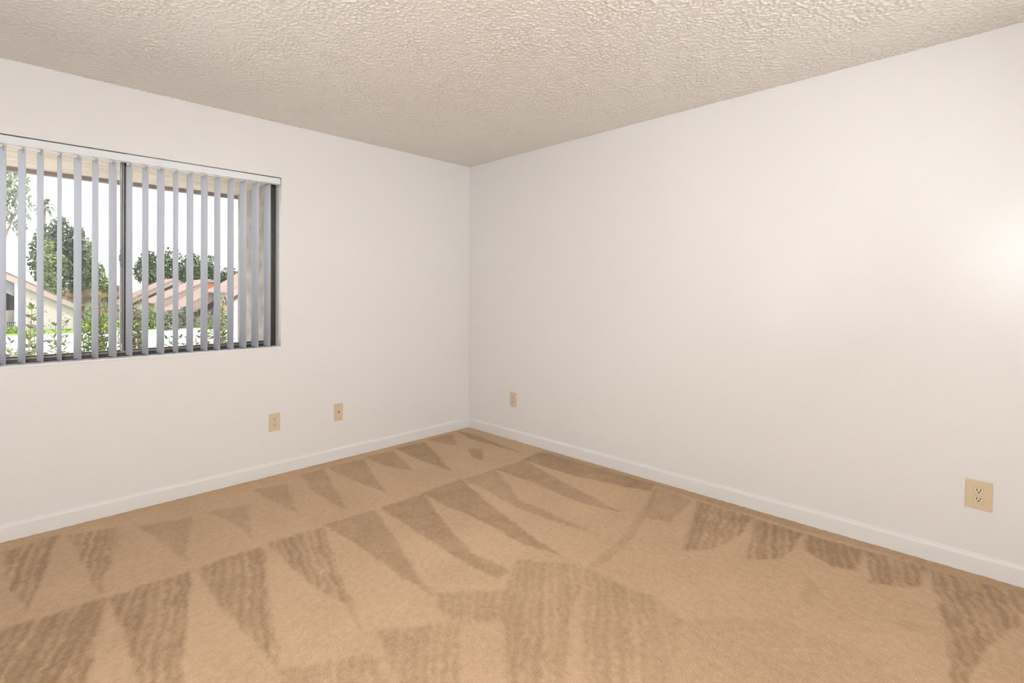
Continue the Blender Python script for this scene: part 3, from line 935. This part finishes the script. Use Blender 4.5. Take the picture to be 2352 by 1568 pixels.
for k, (x, y, zc, rx, rz, lab) in enumerate(TR):
    q = 1 + .075 * (k % 2)          # alternate trees stand farther back
    x, y = CAM[0] + (x - CAM[0]) * q, CAM[1] + (y - CAM[1]) * q
    zc, rx, rz = CAM[2] + (zc - CAM[2]) * q, rx * q, rz * q
    tree(lab, x, y, [(0, 0, zc - .3, rx, rx, rz), (-.5, -.3, zc - 1.6, rx * 1.05, rx, rz * 1.1), (.6, -.3, zc - 2.4, rx, rx, rz)], 2600, .19, M['leafdark'], .2,
         group='round trees behind the townhouses')
# low hedge masses in front of the townhouses
def hedge(label, x, y, rx, rz, m, n):
    h = empty('bush', (x, y, GZ))
    tag(h, label, 'bush', 'bushes before the townhouses')
    f = link('foliage', leaf_cloud('foliage', [(0, 0, rz * .8, rx, rx * .7, rz), (rx * .6, 0, rz * .5, rx * .6, rx * .5, rz * .6)], n, .12, m), None, h)
    f['kind'] = 'stuff'
    bm = bmesh.new()
    for k in range(5):
        tube(bm, [(0, 0, 0), (random.uniform(-.5, .5) * rx, random.uniform(-.3, .3), rz * 1.2)], [.04, .01], 5)
    link('stems', mesh_of('stems', bm), M['bark'], h)
hedge('grey green bush before the farthest townhouse', 6.15, 43.0, .8, .9, M['leafgrey'], 900)
hedge('grey bush left of the nearest townhouse', 7.6, 44.6, .75, 1.0, M['leafgrey'], 900)
hedge('low green bush under the middle townhouse', 5.2, 45.2, .6, 1.0, M['leafmid'], 700)
hedge('low bush at the foot of the nearest townhouse', 8.9, 42.6, .6, .55, M['leafgrey'], 600)
hedge('yellow green bush at the porch of the gable house', -2.3, 46.5, .45, .28, M['leaflime'], 400)

# ------------------------------------------------------------------ shrubs just outside the window
def leaf_mesh(name, m):
    L, w = .052, .0115
    v = [(0, 0, 0), (L * .3, w, .003), (L * .65, w * .85, .002), (L, 0, -.006), (L * .65, -w * .85, .002), (L * .3, -w, .003), (L * .33, 0, -.002), (L * .68, 0, -.004)]
    f = [(0, 6, 1), (1, 6, 7, 2), (2, 7, 3), (0, 5, 6), (5, 4, 7, 6), (4, 3, 7)]
    me = bpy.data.meshes.new(name)
    me.from_pydata(v, [], f)
    me.materials.append(m)
    return me
LEAF = {k: leaf_mesh('leaf', M['leaf' + k]) for k in ('green', 'lime', 'yellow', 'olive')}

def shrub(label, tips, palette, per=8, seeds=0, leafscale=1.0, mass=None):
    """tips: top points (x, y, z) of the shoots"""
    bx = sum(t[0] for t in tips) / len(tips); by = sum(t[1] for t in tips) / len(tips)
    s = empty('shrub', (bx, by, GZ))
    tag(s, label, 'shrub', 'shrubs outside the window')
    bm = bmesh.new()
    sb = bmesh.new()
    nseed = 0
    for (x, y, z) in tips:
        tip = Vector((x - bx, y - by, z - GZ))
        foot = Vector((random.uniform(-.12, .12), random.uniform(-.08, .08), 0))
        lean = Vector((random.uniform(-.10, .10), random.uniform(-.05, .05), 0))
        pts = []
        for k in range(8):
            t = k / 7
            pts.append(foot.lerp(tip, t) + lean * (t * (1 - t) * 2.0))
        tube(bm, pts, [.007 - .0055 * k / 7 for k in range(8)], 5)
        for k in range(per):
            t = 1 - (k // 2) * .026 - random.uniform(0, .01)
            p = foot.lerp(tip, t) + lean * (t * (1 - t) * 2.0)
            side = 1 if k % 2 else -1
            kind = random.choice(palette)
            o = link('leaf', LEAF[kind], None, s, p)
            az = (0 if side > 0 else math.pi) + random.uniform(-.9, .9)
            el = random.uniform(-.1, .95) if k > 1 else random.uniform(.6, 1.4)
            o.rotation_euler = (random.uniform(-.9, .9), -el, az)
            sc = leafscale * random.uniform(.75, 1.25)
            o.scale = (sc, sc, sc)
        if seeds and random.random() < .7:
            for q in range(seeds):
                c = tip + Vector((random.uniform(-.05, .05), random.uniform(-.04, .04), random.uniform(-.02, .09)))
                bmesh.ops.create_icosphere(sb, subdivisions=1, radius=random.uniform(.003, .0055), matrix=Matrix.Translation(c))
                nseed += 1
    link('stems', mesh_of('stems', bm, True), M['stem'], s)
    if nseed:
        q = link('seed_pods', mesh_of('seed_pods', sb), M['seed'], s)
        q['kind'] = 'stuff'
    else:
        sb.free()
    # lower leaf mass of the shrub, below the sill line
    f = link('lower_foliage', leaf_cloud('lower_foliage', [(0, 0, 1.25, .11, .10, 1.0)], 160, .035, M['leafgreen']), None, s)
    f['kind'] = 'stuff'
    if mass:      # dense small inner leaves
        x0, x1, z0, z1, n = mass
        f2 = link('inner_foliage', leaf_cloud('inner_foliage', [((x0 + x1) / 2 - bx, 0, (z0 + z1) / 2 - GZ, (x1 - x0) / 2, .12, (z1 - z0) / 2)], n, .017,
                  M['leafolive' if palette[0] == 'olive' else 'leafgreen']), None, s)
        f2['kind'] = 'stuff'
    return s
def tips(n, x0, x1, z0, z1, y0=2.2, y1=2.7):
    return [(random.uniform(x0, x1), random.uniform(y0, y1), random.uniform(z0, z1)) for _ in range(n)]

NEAR, FAR = (2.15, 2.4), (2.6, 2.85)
shrub('low lime leaved shrub at the left end of the window', tips(13, -3.08, -2.95, .68, .86, *NEAR) + tips(3, -2.945, -2.90, 1.02, 1.22, *NEAR), ['green', 'lime', 'olive', 'lime'], 12, 6)
shrub('sparse shrub with dark seed pods before the gable house', tips(20, -2.93, -2.66, .70, 1.02, *FAR), ['green', 'lime', 'olive', 'olive'], 10, 10)
shrub('tall green and yellow shrub left of the window mullion', tips(10, -2.60, -2.40, 1.05, 1.27, *NEAR) + tips(10, -2.62, -2.40, .80, 1.05, *NEAR), ['lime', 'green', 'yellow', 'green', 'olive', 'green'], 16, 3, mass=(-2.64, -2.38, .45, 1.15, 900))
shrub('dense olive shrub right of the window mullion', tips(10, -2.25, -2.06, 1.0, 1.24, *FAR) + tips(10, -2.26, -2.04, .7, 1.0, *FAR), ['olive', 'olive', 'green'], 16, 2, mass=(-2.27, -2.03, .45, 1.15, 900))
shrub('short shrub with few shoots below the stepped townhouses', tips(14, -2.02, -1.70, .66, .86, *NEAR), ['green', 'olive'], 12, 2)
shrub('lime and olive shrub left of the wing wall', tips(13, -1.60, -1.42, .70, 1.08, *FAR), ['green', 'olive', 'lime'], 14, 1)
shrub('slender yellow tipped shrub next to the wing wall', tips(7, -1.50, -1.40, 1.0, 1.32, *NEAR) + tips(7, -1.52, -1.40, .7, 1.0, *NEAR), ['green', 'lime', 'yellow', 'olive'], 15, 1, mass=(-1.54, -1.40, .5, 1.1, 300))
